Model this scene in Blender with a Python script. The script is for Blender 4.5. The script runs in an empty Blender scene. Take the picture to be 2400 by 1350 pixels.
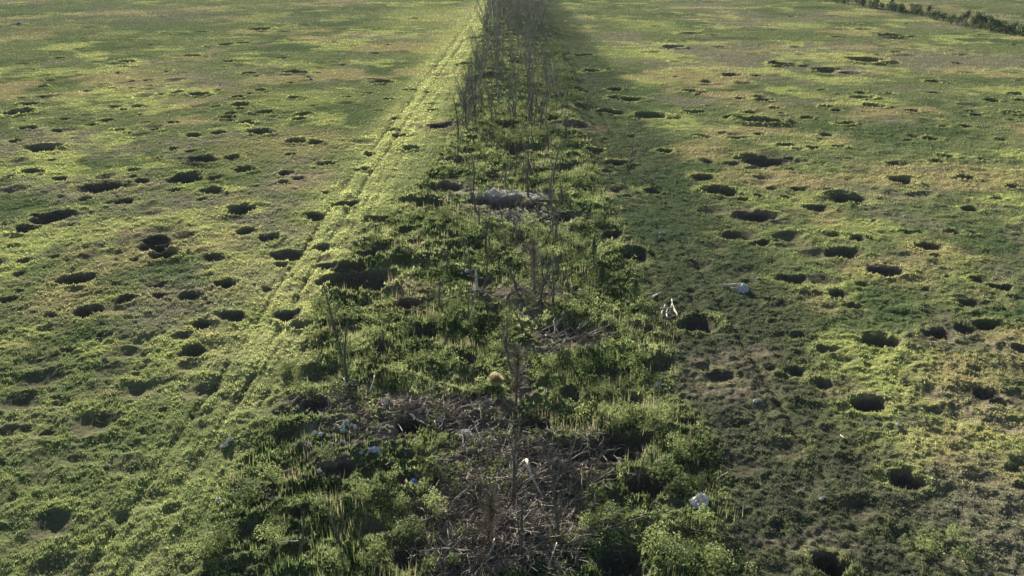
import bpy, math, random
import numpy as np
from mathutils import Vector, Matrix

random.seed(7)
rng = np.random.default_rng(11)
S = bpy.context.scene
C = S.collection

# ------------------------------------------------------------------ camera
CAM_H = 25.0
PITCH = math.radians(21.45)
FPX = 2100.0
cam_d = bpy.data.cameras.new('camera')
cam = bpy.data.objects.new('camera', cam_d)
C.objects.link(cam)
cam.location = (0, 0, CAM_H)
cam.rotation_euler = (math.radians(90) - PITCH, 0, 0)
cam_d.sensor_width = 36.0
cam_d.lens = FPX / 2400.0 * 36.0
cam_d.clip_end = 9000
S.camera = cam

# ------------------------------------------------------------------ light
SUN_EL = math.radians(15)
SUN_AZ = math.radians(-18)          # left of straight ahead (+Y)
w = bpy.data.worlds.new('World')
S.world = w
w.use_nodes = True
nt = w.node_tree
bg = nt.nodes['Background']
sky = nt.nodes.new('ShaderNodeTexSky')
sky.sky_type = 'NISHITA'
sky.sun_disc = False
sky.sun_elevation = SUN_EL
sky.sun_rotation = SUN_AZ
nt.links.new(sky.outputs[0], bg.inputs[0])
bg.inputs[1].default_value = 0.05
sd = bpy.data.lights.new('sun', 'SUN')
sd.energy = 5.0
sd.angle = math.radians(0.5)
sd.color = (1.0, 0.96, 0.85)
sun = bpy.data.objects.new('sun', sd)
C.objects.link(sun)
sdir = Vector((math.sin(SUN_AZ) * math.cos(SUN_EL), math.cos(SUN_AZ) * math.cos(SUN_EL), math.sin(SUN_EL)))
sun.rotation_euler = sdir.to_track_quat('Z', 'Y').to_euler()
S.view_settings.view_transform = 'Standard'
S.view_settings.look = 'None'
S.view_settings.exposure = 2.25
S.view_settings.gamma = 1.0

# ------------------------------------------------------------------ helpers
def P(px, py):
    """ground point (flat ground) seen at a place of the 2400x1350 photograph"""
    u = (px - 1200.0) / FPX
    v = (py - 675.0) / FPX
    d = (u, math.cos(PITCH) - v * math.sin(PITCH), -math.sin(PITCH) - v * math.cos(PITCH))
    t = CAM_H / -d[2]
    return d[0] * t, d[1] * t

def ppm(py):
    return 0.93 * (py + 150.0) / CAM_H

def _hash(ix, iy, seed):
    h = (ix.astype(np.int64) * 374761393 + iy.astype(np.int64) * 668265263 + seed * 1442695041) & 0xFFFFFFFF
    h = ((h ^ (h >> 13)) * 1274126177) & 0xFFFFFFFF
    h = ((h ^ (h >> 16)) * 2246822519) & 0xFFFFFFFF
    h = h ^ (h >> 15)
    return h.astype(np.float32) / 4294967296.0

def vn(x, y, wl, seed=0):
    """value noise, about -1..1"""
    x = np.asarray(x, dtype=np.float64) / wl + seed * 17.31
    y = np.asarray(y, dtype=np.float64) / wl + seed * 7.77
    ix = np.floor(x); iy = np.floor(y)
    fx = (x - ix); fy = (y - iy)
    fx = fx * fx * fx * (fx * (fx * 6 - 15) + 10)
    fy = fy * fy * fy * (fy * (fy * 6 - 15) + 10)
    a = _hash(ix, iy, seed); b = _hash(ix + 1, iy, seed)
    c = _hash(ix, iy + 1, seed); d = _hash(ix + 1, iy + 1, seed)
    return 2 * ((a * (1 - fx) + b * fx) * (1 - fy) + (c * (1 - fx) + d * fx) * fy) - 1

def sstep(a, b, x):
    t = np.clip((x - a) / (b - a), 0, 1)
    return t * t * (3 - 2 * t)

# ------------------------------------------------------------------ craters
# (x, y, width) in photograph pixels ; optional depth factor ; shallow dips beside the thicket stand in for shadows
CR = """137 137 25;300 145 35;530 104 35;613 68 40;447 130 40;535 145 30;282 171 22;392 168 20;583 173 30;605 180 18;690 172 50;745 172 20
722 182 25;97 202 28;267 207 22;308 207 18;413 218 28;463 223 42;607 213 25;557 230 30;692 231 28;50 227 22;73 242 42;265 250 18;323 249 34;290 257 20
507 250 24;568 248 38;30 262 70 .7;250 281 30;150 277 26;540 267 30;533 275 38;618 264 38;713 269 36;702 280 30;583 286 34;208 292 30;62 299 35;133 304 24
283 302 28;297 309 26;362 302 22;403 286 28;455 315 36;515 309 28;607 309 56 .8;692 333 46;743 337 36;407 346 28;450 351 34;98 345 68;120 373 26
480 375 76 .9;547 367 40;335 373 16;575 398 56;683 363 30;770 386 46;313 398 34;23 411 40;72 399 52;143 418 44;330 423 46;435 418 90;503 417 50 .6
235 438 110 .8;410 445 36;497 449 56;668 408 44;705 421 36;667 428 34;140 462 26 .6;203 467 40 .8;287 472 66;115 508 104 .9;63 535 72 1.15;562 493 80 .9
575 545 50;627 560 60;738 512 60;470 467 30;367 562 74;365 578 90;388 598 80 1.3;50 608 42;127 598 28;163 607 26;40 639 44 .6;183 654 92 1.2;177 680 50 .6
500 607 60 .7;673 600 90 .9;660 623 40;755 582 50;523 667 62;492 646 40 .6;370 670 54 .8;377 695 46;300 703 56;447 698 64;627 680 38;493 715 24;13 703 48
117 740 38;207 730 86 1.2;107 770 48 .7;550 745 74;667 742 80;710 765 48;473 763 54 1.2;433 790 60 .6;333 833 64 1.1;450 825 84 1.1;337 858 64;104 888 120 .9
37 943 100 1.1;15 1010 80 1.1;333 915 100 1.1;463 919 100 1;144 948 56 .8;230 995 130 1;481 976 66 .8;481 1005 60 .8;470 1072 40;467 1117 44;345 1165 74 1.1
407 1200 56;118 1235 130 1.2;607 1168 130 1.5;548 1305 74 1.2;422 1250 44;630 928 66;20 1140 60 .6;250 1090 50 .6;180 1160 40 .5
2001 57 20;1963 87 24;2083 85 52;1833 152 62;2023 145 76;1930 168 56;1713 175 40;1653 191 30;2190 194 32;2013 229 46;2193 218 30;2327 237 34;2380 222 30
1620 211 40;1927 213 20;1793 235 38;1817 254 24;1940 252 28;1960 261 24;2050 250 46 .8;1620 264 40;1757 264 34;1713 276 34;1792 283 84;1857 276 18
1890 277 30;2140 263 28;2373 266 40;1987 293 38;1937 317 32;1650 321 36;1730 324 38;2127 328 20;2180 325 36;1850 340 36;1867 351 30;1903 348 30;2370 283 20
1657 377 40;1800 378 104 .9;1847 372 30;2103 385 50;2217 367 36;2193 380 40;2310 375 36;1650 415 60;2112 423 68;2265 415 48;1683 447 84 1.1;1807 440 30
1873 443 36;1940 442 30;2380 437 40;1790 418 24;1983 463 94 1.2;1913 485 64;1777 505 96 .9;1743 465 36;1780 458 30;1840 460 28;1717 550 60 .8;1787 563 50
1820 560 24;1870 565 36 .7;2130 543 38;2007 555 44;1957 547 40 .8;1980 587 92 1.1;2183 577 64;2233 543 42;2280 544 30;2277 488 44;2340 463 26;2393 537 26
2083 633 90;1853 652 84 .9;1953 660 24;2020 665 34;2290 655 54;2350 672 58;1963 685 54 1.1;2003 715 44;2273 710 74 .7;1813 753 30;1867 787 42;1933 820 64 .7
2067 803 92 1.3;2200 783 80;2260 773 64;2307 760 66;2393 817 50;1630 760 90 1.3;1863 873 60;2033 858 28;2150 863 24;1685 883 70 .7;1933 904 50 1;2030 950 86 1.2
2192 965 44;2304 924 66 1.1;2340 945 50;1848 1013 30 1.2;1611 998 66;2126 1128 90 1.2;2385 1102 44;2390 1140 36;1818 1235 44;1945 1325 96 1.6;1680 1105 28
940 550 66;842 662 165 1.35;765 662 70 1;812 630 95 1.3;765 624 56 1.4;880 600 96 .7;770 622 50;1185 482 110 1.0;1250 486 70 1.1;1120 476 70 .9;1040 446 80 .8;1480 597 82 1.3;1320 508 90 1.1;1270 512 50 .9;1060 590 60;1310 630 50;1000 630 56
1345 1066 120 1.2;1440 1050 150 1.2;1240 1084 110 1.2;1500 1040 80 1;1180 1052 70 1;1510 1135 110 1.3;1310 782 110 1.2;1450 1325 150 1.3;960 720 66;1000 790 70;1340 930 70 .8;745 962 90 1;900 830 60
1000 440 64;1060 380 76;1210 352 100 .8;1260 352 80 .8;1190 297 60;1030 297 60 .6;1350 298 60 .6;1370 130 40 .6;1390 168 36 .6;1440 208 36 .6;1480 231 60 .5;1440 228 40 .5;1430 263 56
1520 272 60;895 190 52;980 580 50;1150 740 60;1100 850 60;1420 880 80 .8;1550 860 60 .7;1500 770 60;1120 660 80;870 520 60;950 480 56;1440 550 56;1560 355 40
1450 380 60;1530 445 50;1320 395 60;960 350 50;940 320 40;870 365 40;850 400 40;1480 940 70;1250 1000 90;704 1215 56 1.5;700 1262 56 1.6;694 1310 60 1.6;800 1110 90;960 1130 70 1.2;960 1300 110 1.2
1000 1200 60;870 1240 70;1130 940 60 1.1;820 480 70;1110 230 50;1150 180 60;1090 150 40;1240 240 40;1400 355 40;1580 110 50;1620 80 40"""
CRAT = []
for t in CR.replace('\n', ';').split(';'):
    a = [float(v) for v in t.split()]
    if len(a) < 3: continue
    x, y = P(a[0], a[1])
    R = a[2] / 2 / ppm(a[1]) * (1.02 + 0.16 * (a[1] < 350))
    k_far = 1.0 + 0.3 * (a[1] < 350)
    k = a[3] if len(a) > 3 else 1.0
    if a[0] < 700 and a[1] > 830: k *= 0.42
    CRAT.append((x, y, R, R * 0.54 * k * k_far))
# the far right dugout pit
x, y = P(960, 1008)
CRAT.append((x, y, 0.95, 1.3))
NAMED = len(CRAT)
for i in range(560):
    d = 42 * (330 / 42.0) ** random.random()
    tx = random.uniform(-1.0, 1.0)
    x = tx * d
    R = random.uniform(0.35, 1.0) * (0.75 + d / 250)
    if d < 95: R *= 0.6
    CRAT.append((x, d, R, R * random.uniform(0.22, 0.62)))
for i in range(560):
    d = 30 * (300 / 30.0) ** random.random()
    R = random.uniform(0.5, 1.7) * (0.7 + d / 220)
    CRAT.append((random.uniform(-.85, .85) * d, d, R, R * random.uniform(0.08, 0.22)))
CRA = np.array(CRAT)

# centre of the belt is x = 0 .. belt edges change along it
def belt(x, y):
    left = -8.7 - 4.6 * (1 - sstep(75, 110, y)) + 1.1 * vn(x * 0, y, 9, 41)
    right = 9.5 + 0.9 * vn(x * 0, y, 7, 42)
    return sstep(-1.2, 1.0, x - left) * (1 - sstep(-1.0, 1.4, x - right))

def track_off(y):
    return -16.9 + 4.6 * sstep(60, 330, y)

DIRT = [(1215, 900, 40, 220, .75), (1235, 580, 36, 150, .7), (1250, 700, 60, 90, .8), (1180, 1060, 260, 110, .8), (1230, 1200, 270, 160, .8), (1060, 1010, 260, 70, .8), (790, 1000, 160, 90, .8), (1330, 1120, 260, 60, .8), (930, 990, 300, 90, 1.0), (1110, 965, 240, 60, .8), (1290, 1085, 300, 90, 1.0), (1120, 1160, 240, 130, .9), (1150, 1310, 300, 120, 1.0),
        (750, 965, 130, 70, .9), (1330, 795, 190, 70, .8), (1230, 700, 260, 50, .7), (960, 690, 200, 70, .6), (1190, 485, 260, 90, .9),
        (1060, 445, 120, 40, .8), (1060, 1080, 160, 90, .7), (620, 1180, 110, 60, .8), (1490, 1080, 120, 50, .6), (850, 1010, 160, 60, .7),
        (1320, 505, 200, 50, .6), (1340, 300, 190, 22, .9), (1030, 297, 150, 22, .9), (1270, 1180, 240, 90, .8), (830, 930, 90, 60, .7),
        (1740, 850, 300, 60, .45), (1690, 905, 300, 100, .5), (2000, 930, 250, 70, .4), (1900, 1300, 300, 100, .5), (360, 560, 190, 70, .35),
        (2240, 800, 300, 80, .5), (730, 420, 130, 40, .5), (1780, 505, 160, 40, .5), (1800, 380, 170, 30, .5), (60, 1000, 200, 150, .3),
        (2330, 960, 260, 80, .6), (800, 1060, 140, 60, .6), (2080, 610, 200, 40, .35), (1200, 1240, 260, 90, .7)]
DW = []
for a, b, c, d, k in DIRT:
    x, y = P(a, b)
    y2 = P(a, b - d / 2)[1]; y1 = P(a, b + d / 2)[1]
    DW.append((x, (y1 + y2) / 2, c / 2 / ppm(b), (y2 - y1) / 2, k))

def dirt(x, y):
    r = np.zeros_like(x)
    wx = x + 0.9 * vn(x, y, 2.1, 51) + 0.35 * vn(x, y, 0.6, 52)
    wy = y + 1.4 * vn(x, y, 2.6, 53) + 0.5 * vn(x, y, 0.7, 54)
    for cx, cy, rx, ry, k in DW:
        q = np.sqrt(((wx - cx) / rx) ** 2 + ((wy - cy) / ry) ** 2)
        r = np.maximum(r, k * (1 - sstep(0.6, 1.15, q)))
    return r

def crater_fields(x, y):
    """height and 0..1 pit mask, for arrays sorted or not"""
    z = np.zeros_like(x); pit = np.zeros_like(x); rim = np.zeros_like(x)
    order = np.argsort(y, kind='stable')
    ys = y[order]
    xs = x[order]
    zz = z.copy(); pp = z.copy(); rr = z.copy()
    Rm = 2.4 * CRA[:, 2]
    near = CRA[(CRA[:, 1] + Rm > ys[0]) & (CRA[:, 1] - Rm < ys[-1]) & (CRA[:, 0] + Rm > xs.min()) & (CRA[:, 0] - Rm < xs.max())]
    for cx, cy, R, D in near:
        a = np.searchsorted(ys, cy - 2.4 * R); b = np.searchsorted(ys, cy + 2.4 * R)
        if b <= a: continue
        sub = np.nonzero(np.abs(xs[a:b] - cx) < 2.4 * R)[0] + a
        if len(sub) == 0: continue
        dx = xs[sub] - cx; dy = ys[sub] - cy
        ang = np.arctan2(dy, dx)
        s1 = math.sin(cx * 3.1 + cy); s2 = math.cos(cx * 1.7 - cy)
        wob = 1 + 0.13 * s1 * np.sin(2 * ang + cx) + 0.10 * s2 * np.sin(3 * ang + cy) + 0.06 * np.sin(5 * ang + cx * cy)
        wob = wob + 0.13 * vn(xs[sub], ys[sub], 0.45 * R + 0.1, 61) + 0.06 * vn(xs[sub], ys[sub], 0.22, 62)
        wob = wob * (1.0 + 0.16 * s1 * np.cos(ang))
        soft = 0.75 + 0.25 * s2 * s2 if D > 0.38 * R else 1.0
        q = np.hypot(dx, dy) / (R * wob)
        inside = np.clip(1 - q, 0, 1)
        pr = -(sstep(-0.06, soft, inside)) * D * (1 - 0.22 * np.sin(cx * 5) * np.cos(ang + cy))
        pr = np.where(q < 1.06, pr, 0)
        ri = np.exp(-((q - 1.18) / 0.24) ** 2) * (0.17 * D) * (q > 0.8)
        zz[sub] = np.minimum(zz[sub], pr) + ri * (zz[sub] > -0.25 * D)
        pp[sub] = np.maximum(pp[sub], sstep(0.02, 0.3, inside) * min(1.0, D / 0.5))
        rr[sub] = np.maximum(rr[sub], np.exp(-((q - 1.25) / 0.35) ** 2) * min(1, D / 0.5))
    z[order] = zz; pit[order] = pp; rim[order] = rr
    return z, pit, rim

def height(x, y, full=False):
    x = np.atleast_1d(np.asarray(x, dtype=np.float64)); y = np.atleast_1d(np.asarray(y, dtype=np.float64))
    B = belt(x, y)
    Dd = np.maximum(y, 20)
    z = 0.22 * vn(x, y, 37, 1) + 0.10 * vn(x, y, 11, 2)
    z = z * sstep(0, 60, Dd) 
    cz, pit, rim = crater_fields(x, y)
    z = z + cz - 0.13 * ruts(x, y)
    dr = dirt(x, y)
    # clumps of growth, finer ones fade with distance where the mesh is coarser
    f1 = 1 - sstep(45, 95, Dd); f2 = 1 - sstep(90, 190, Dd); f3 = 1 - sstep(200, 400, Dd)
    n1 = vn(x, y, 0.21, 3); n1b = vn(x, y, 0.36, 4); n2 = vn(x, y, 0.75, 5); n3 = vn(x, y, 1.9, 6)
    amp = (1 - 0.75 * pit)
    field = 0.035 * n1 * f1 + 0.06 * n1b * f1 + (0.07 * n2) * f2 + 0.07 * n3 * f3
    bel = 0.07 * n1 * f1 + 0.15 * n1b * f1 + 0.34 * np.abs(n2) * f2 + 0.34 * n3 * f3 + 0.26 * vn(x, y, 4.2, 7)
    lay0 = np.exp(-((x - track_off(y) - 1.2) / 4.3) ** 2)
    z = z + amp * (field * (1 - B) * (1 - 0.55 * lay0) + bel * B * (1 - 0.4 * dr))
    # left tracks
    tr = x - track_off(y) - 0.25 * vn(x * 0, y, 14, 8)
    lay = np.exp(-((tr - 1.2) / 4.3) ** 2)
    streak = vn(x * 3.2, y * 0.42, 1.0, 9)
    z = z + lay * (0.05 * streak * f2 + 0.05 * vn(x * 1.1, y * 0.5, 1.0, 10) + 0.28 * sstep(0, 1, 1 - np.abs(y - 53) / 14) * vn(x, y, 2.6, 19))
    for o in (-0.95, 0.95):
        z = z - 0.16 * np.exp(-((tr - o) / (0.2 + y / 700)) ** 2) * (0.5 + 0.5 * sstep(-0.4, 0.3, vn(x * 0, y, 8, 11 + int(o > 0))))
    tr2 = x - 14.6 - 0.3 * vn(x * 0, y, 17, 13)
    for o in (-0.95, 0.95):
        z = z - 0.07 * np.exp(-((tr2 - o) / 0.25) ** 2)
    if full:
        return z, B, pit, rim, dr, lay
    return z

def H(x, y):
    return float(height(np.array([x]), np.array([y]))[0])

# ------------------------------------------------------------------ colours of growth (surface colours, some with shade or sun painted in)
GREEN = np.array([0.066, 0.090, 0.040])
OLIVE = np.array([0.112, 0.130, 0.058])
YELLOW = np.array([0.285, 0.300, 0.100])
TAN = np.array([0.260, 0.215, 0.105])
MAUVE = np.array([0.150, 0.138, 0.092])
SOIL = np.array([0.090, 0.070, 0.052])
PALE = np.array([0.50, 0.46, 0.38])

YP = [(700, 235, 240, 60, .6), (500, 620, 110, 30, .8), (640, 620, 300, 120, .35), (60, 770, 200, 60, .7), (340, 385, 150, 20, .8), (1860, 460, 200, 40, .6), (1800, 475, 80, 18, .8),
      (2000, 540, 320, 40, .6), (1920, 650, 200, 40, .6), (2040, 240, 180, 20, .9), (1900, 340, 200, 60, .5), (1860, 60, 150, 20, .8),
      (1500, 125, 200, 40, .7), (1530, 60, 160, 30, .5), (1510, 190, 150, 20, .8), (1050, 130, 200, 200, .6), (960, 300, 160, 120, .7), (250, 215, 300, 30, .4), (420, 210, 60, 12, .8),
      (700, 155, 200, 20, .7), (170, 405, 260, 30, .5), (420, 800, 200, 40, .7), (2370, 460, 80, 40, .8), (2260, 640, 150, 60, .4), (480, 540, 160, 60, .3), (1000, 40, 260, 60, .5)]
TP = [(2220, 905, 300, 50, .7), (2310, 1090, 220, 190, .9), (2080, 900, 200, 40, .5), (2250, 1010, 200, 60, .5), (700, 340, 400, 90, .7), (660, 345, 260, 30, .8), (730, 420, 140, 50, .9), (560, 225, 200, 40, .4), (1800, 250, 200, 50, .6), (1650, 340, 180, 50, .8), (2130, 610, 300, 50, .7),
      (2300, 690, 200, 60, .7), (2300, 860, 260, 60, .7), (2340, 1030, 200, 200, .7), (2100, 400, 160, 40, .6), (330, 170, 240, 30, .6), (280, 880, 140, 40, .7), (80, 780, 200, 30, .5),
      (560, 480, 130, 20, .8), (2230, 120, 200, 20, .4), (160, 700, 160, 30, .6), (940, 700, 150, 100, .7), (740, 800, 140, 140, .5), (950, 880, 100, 60, .4), (1240, 710, 200, 40, .6)]
GP = [(160, 62, 900, 60, .8), (640, 40, 900, 40, .6), (100, 20, 700, 30, .6), (1500, 30, 300, 40, .4), (2250, 30, 500, 24, .6)]
def patch(lst, x, y):
    r = np.zeros_like(x)
    sc = 1 + y / 120
    wx = x + sc * (1.1 * vn(x, y, 4.3, 71) + 0.4 * vn(x, y, 1.1, 72)); wy = y + sc * (1.9 * vn(x, y, 5.2, 73) + 0.6 * vn(x, y, 1.2, 74))
    for a, b, c, d, k in lst:
        cx, cy = P(a, b)
        y2 = P(a, b - d / 2)[1]; y1 = P(a, b + d / 2)[1]
        q = np.sqrt(((wx - cx) / (c / 2 / ppm(b))) ** 2 + ((wy - (y1 + y2) / 2) / ((y2 - y1) / 2)) ** 2)
        r = np.maximum(r, k * (1 - sstep(0.4, 1.25, q)))
    return r

def mix(a, b, t):
    return a + (b - a) * t[:, None]

SCORCH_SHADE = [(480, 376, 130, 40, .8), (110, 510, 150, 40, .8), (365, 572, 170, 90, .8), (435, 418, 140, 34, .8), (235, 438, 170, 34, .8), (1777, 505, 170, 50, .8), (1800, 380, 180, 36, .8), (1640, 765, 170, 70, .6),  # burnt soil; the thicket-side and left-edge entries paint shadows
          (1985, 592, 150, 60, .7), (2240, 795, 300, 110, .6), (1833, 152, 100, 14, .8), (2023, 145, 130, 14, .8), (2083, 85, 110, 10, .7), (1790, 284, 110, 20, .7), (1930, 168, 90, 14, .7), (1690, 890, 240, 80, .6),
          (1900, 900, 200, 70, .5), (2310, 930, 200, 60, .6), (60, 930, 230, 120, .6), (1460, 230, 170, 20, .9), (1400, 180, 130, 50, .6), (140, 1235, 180, 90, .6), (1360, 298, 130, 20, .9), (1040, 296, 120, 18, .8)]

def ruts(x, y):
    tr = x - track_off(y) - 0.25 * vn(x * 0, y, 14, 8)
    wd = 0.15 + y / 700
    m = np.zeros_like(x)
    for o, k in ((-0.95, 1), (0.95, 1), (-1.55, .5), (1.6, .6), (3.2, .6), (4.9, .6), (2.2, .4)):
        br = sstep(-0.5, 0.2, vn(x * 0, y, 6, 140 + int(o * 7)))
        m = np.maximum(m, (0.3 + 0.3 * k) * np.exp(-((tr - o - 0.12 * vn(x * 0, y, 5, 150 + int(o * 7))) / wd) ** 2) * br)
    tr = x - 13.6 - 0.022 * (90 - np.clip(y, 30, 200)) - 0.3 * vn(x * 0, y, 17, 13)
    for o, k in ((-0.95, 1), (0.95, 1), (-2.1, .6), (2.3, .6), (-3.4, .5)):
        m = np.maximum(m, k * np.exp(-((tr - o) / wd) ** 2) * sstep(-0.6, 0.3, vn(x * 0, y, 7, 160 + int(o * 7))))
    return m * sstep(38, 46, y)

def growth_colour(x, y, B, pit, rim, dr, lay):
    n = len(x)
    c = np.repeat(OLIVE[None, :], n, 0)
    a = vn(x, y, 16, 21) + 0.55 * vn(x, y, 6, 22) + 0.35 * vn(x, y, 2.2, 23)
    b = vn(x, y, 21, 24) + 0.55 * vn(x, y, 7, 25) + 0.35 * vn(x, y, 2.5, 26)
    d = vn(x, y, 27, 27) + 0.55 * vn(x, y, 9, 28) + 0.40 * vn(x, y, 3.0, 29)
    c = mix(c, GREEN, 0.9 * sstep(-0.1, 0.6, a))
    c = mix(c, MAUVE, 0.85 * sstep(0.0, 0.7, d))
    c = mix(c, TAN, 0.75 * sstep(0.2, 0.9, b))
    c = mix(c, YELLOW, 0.7 * sstep(0.35, 0.95, vn(x, y, 13, 30) + 0.6 * vn(x, y, 4, 31) + 0.35 * vn(x, y, 1.3, 32)))
    c = mix(c, np.array([0.072, 0.090, 0.048]), 0.7 * patch(GP, x, y))
    c = mix(c, TAN, 0.8 * patch(TP, x, y) * (0.75 + 0.25 * vn(x, y, 1.5, 33)))
    c = mix(c, YELLOW, patch(YP, x, y) * (0.75 + 0.25 * vn(x, y, 1.2, 34)))
    c = mix(c, np.array([0.055, 0.052, 0.042]), patch(SCORCH_SHADE, x, y) * 0.85)
    # grassy verge with the wheel tracks left of the belt
    c = mix(c, np.array([0.39, 0.40, 0.15]), 0.92 * lay * (0.7 + 0.3 * vn(x, y, 2.0, 35)))
    # verge weeds right of the belt, darkened to paint the trees' shade band
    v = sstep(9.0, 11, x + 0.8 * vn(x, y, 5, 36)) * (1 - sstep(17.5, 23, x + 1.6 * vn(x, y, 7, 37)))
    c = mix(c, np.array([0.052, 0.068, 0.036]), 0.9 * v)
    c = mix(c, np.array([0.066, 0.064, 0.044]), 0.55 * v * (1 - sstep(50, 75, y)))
    # belt weeds
    bc = mix(np.repeat(np.array([[0.095, 0.120, 0.044]]), n, 0), np.array([0.22, 0.24, 0.10]), sstep(-0.3, 0.9, vn(x, y, 1.7, 38) + 0.5 * vn(x, y, 5, 39)))
    bc = mix(bc, TAN * 0.8, patch(TP, x, y))
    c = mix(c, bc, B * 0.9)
    # left near bottom is fresher green
    g = (1 - sstep(40, 62, y)) * (1 - sstep(-9, -4, x))
    c = mix(c, np.array([0.082, 0.110, 0.046]), 0.6 * g)
    c = mix(c, YELLOW * 0.9, 0.55 * rim * (1 - B) * (0.6 + 0.6 * vn(x, y, 2.5, 45)))  # yellowish rim growth, blend strengthened to paint sunlit rims
    return c

def stone_noise(x, y):
    return vn(x, y, 0.16, 81)

# ------------------------------------------------------------------ materials
def mat_attr(name, trans=0.0, rough=0.9, bump=None, tint=None):
    m = bpy.data.materials.new(name); m.use_nodes = True
    t = m.node_tree; N = t.nodes; L = t.links
    p = N['Principled BSDF']
    p.inputs['Roughness'].default_value = rough
    p.inputs['Specular IOR Level'].default_value = 0.0
    at = N.new('ShaderNodeAttribute'); at.attribute_name = 'Col'
    geo = N.new('ShaderNodeNewGeometry')
    nz = N.new('ShaderNodeTexNoise'); nz.inputs['Scale'].default_value = 5.0; nz.inputs['Detail'].default_value = 5; nz.inputs['Roughness'].default_value = 0.7
    L.new(geo.outputs['Position'], nz.inputs['Vector'])
    mr = N.new('ShaderNodeMapRange'); mr.inputs['From Min'].default_value = 0.3; mr.inputs['From Max'].default_value = 0.7
    mr.inputs['To Min'].default_value = 0.72; mr.inputs['To Max'].default_value = 1.28
    L.new(nz.outputs['Fac'], mr.inputs['Value'])
    mm = N.new('ShaderNodeVectorMath'); mm.operation = 'SCALE'
    L.new(at.outputs['Color'], mm.inputs[0]); L.new(mr.outputs[0], mm.inputs['Scale'])
    L.new(mm.outputs[0], p.inputs['Base Color'])
    if bump:
        n2 = N.new('ShaderNodeTexNoise'); n2.inputs['Scale'].default_value = bump[0]; n2.inputs['Detail'].default_value = 6; n2.inputs['Roughness'].default_value = 0.7
        L.new(geo.outputs['Position'], n2.inputs['Vector'])
        bp = N.new('ShaderNodeBump'); bp.inputs['Distance'].default_value = bump[1]; bp.inputs['Strength'].default_value = 1.0
        L.new(n2.outputs['Fac'], bp.inputs['Height']); L.new(bp.outputs[0], p.inputs['Normal'])
    if trans > 0:
        tr = N.new('ShaderNodeBsdfTranslucent'); L.new(mm.outputs[0], tr.inputs['Color'])
        ms = N.new('ShaderNodeMixShader'); ms.inputs[0].default_value = trans
        L.new(p.outputs[0], ms.inputs[1]); L.new(tr.outputs[0], ms.inputs[2])
        L.new(ms.outputs[0], N['Material Output'].inputs['Surface'])
    return m

def mat_plain(name, c1, c2, scale=6.0, rough=0.85, trans=0.0, bump=0.01, stretch=(1, 1, 1), spec=0.2):
    m = bpy.data.materials.new(name); m.use_nodes = True
    t = m.node_tree; N = t.nodes; L = t.links
    p = N['Principled BSDF']; p.inputs['Roughness'].default_value = rough; p.inputs['Specular IOR Level'].default_value = spec
    tc = N.new('ShaderNodeTexCoord'); mp = N.new('ShaderNodeMapping'); mp.inputs['Scale'].default_value = stretch
    L.new(tc.outputs['Object'], mp.inputs[0])
    nz = N.new('ShaderNodeTexNoise'); nz.inputs['Scale'].default_value = scale; nz.inputs['Detail'].default_value = 6; nz.inputs['Roughness'].default_value = 0.65
    L.new(mp.outputs[0], nz.inputs['Vector'])
    cr = N.new('ShaderNodeValToRGB'); cr.color_ramp.elements[0].position = 0.33; cr.color_ramp.elements[1].position = 0.67
    cr.color_ramp.elements[0].color = (*c1, 1); cr.color_ramp.elements[1].color = (*c2, 1)
    L.new(nz.outputs['Fac'], cr.inputs[0]); L.new(cr.outputs[0], p.inputs['Base Color'])
    bp = N.new('ShaderNodeBump'); bp.inputs['Distance'].default_value = bump; L.new(nz.outputs['Fac'], bp.inputs['Height']); L.new(bp.outputs[0], p.inputs['Normal'])
    if trans > 0:
        tr = N.new('ShaderNodeBsdfTranslucent'); L.new(cr.outputs[0], tr.inputs['Color'])
        ms = N.new('ShaderNodeMixShader'); ms.inputs[0].default_value = trans
        L.new(p.outputs[0], ms.inputs[1]); L.new(tr.outputs[0], ms.inputs[2]); L.new(ms.outputs[0], N['Material Output'].inputs['Surface'])
    return m

M_GROUND = mat_attr('field_growth', 0.0, 0.95, (9.0, 0.10))
M_GRASS = mat_attr('grass_blades', 0.32, 0.6)
M_LEAF = mat_attr('weed_leaves', 0.32, 0.5)
M_BARK = mat_plain('dark_bark', (0.040, 0.036, 0.030), (0.10, 0.09, 0.07), 12, stretch=(1, 1, .25))
M_BARKG = mat_plain('grey_green_bark', (0.050, 0.056, 0.040), (0.15, 0.15, 0.11), 8, stretch=(1, 1, .25))
M_DEAD = mat_plain('bleached_wood', (0.18, 0.15, 0.11), (0.48, 0.42, 0.34), 14, stretch=(1, 1, .3))
M_BRUSH = mat_plain('brown_twigs', (0.045, 0.036, 0.028), (0.23, 0.185, 0.14), 2.5)
M_HEDGE = mat_plain('hedge_leaves', (0.028, 0.048, 0.020), (0.075, 0.105, 0.04), 3, trans=0.2)
M_CONIF = mat_plain('dark_needles', (0.022, 0.038, 0.020), (0.05, 0.08, 0.03), 8, trans=0.15)
M_SHRUB = mat_plain('shrub_leaves', (0.12, 0.145, 0.055), (0.30, 0.335, 0.12), 5, trans=0.3)
M_SHRUBD = mat_plain('dark_shrub_leaves', (0.055, 0.080, 0.032), (0.15, 0.18, 0.06), 5, trans=0.25)
M_DRY = mat_plain('dry_grass', (0.30, 0.26, 0.13), (0.50, 0.45, 0.26), 10, trans=0.4)
M_WHITE = mat_plain('white_plastic', (0.22, 0.21, 0.19), (0.62, 0.60, 0.57), 6, rough=0.5, trans=0.3, bump=0.02, spec=0.4)
M_GREYC = mat_plain('pale_grey_cloth', (0.20, 0.21, 0.23), (0.42, 0.43, 0.46), 6, trans=0.15)
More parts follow.
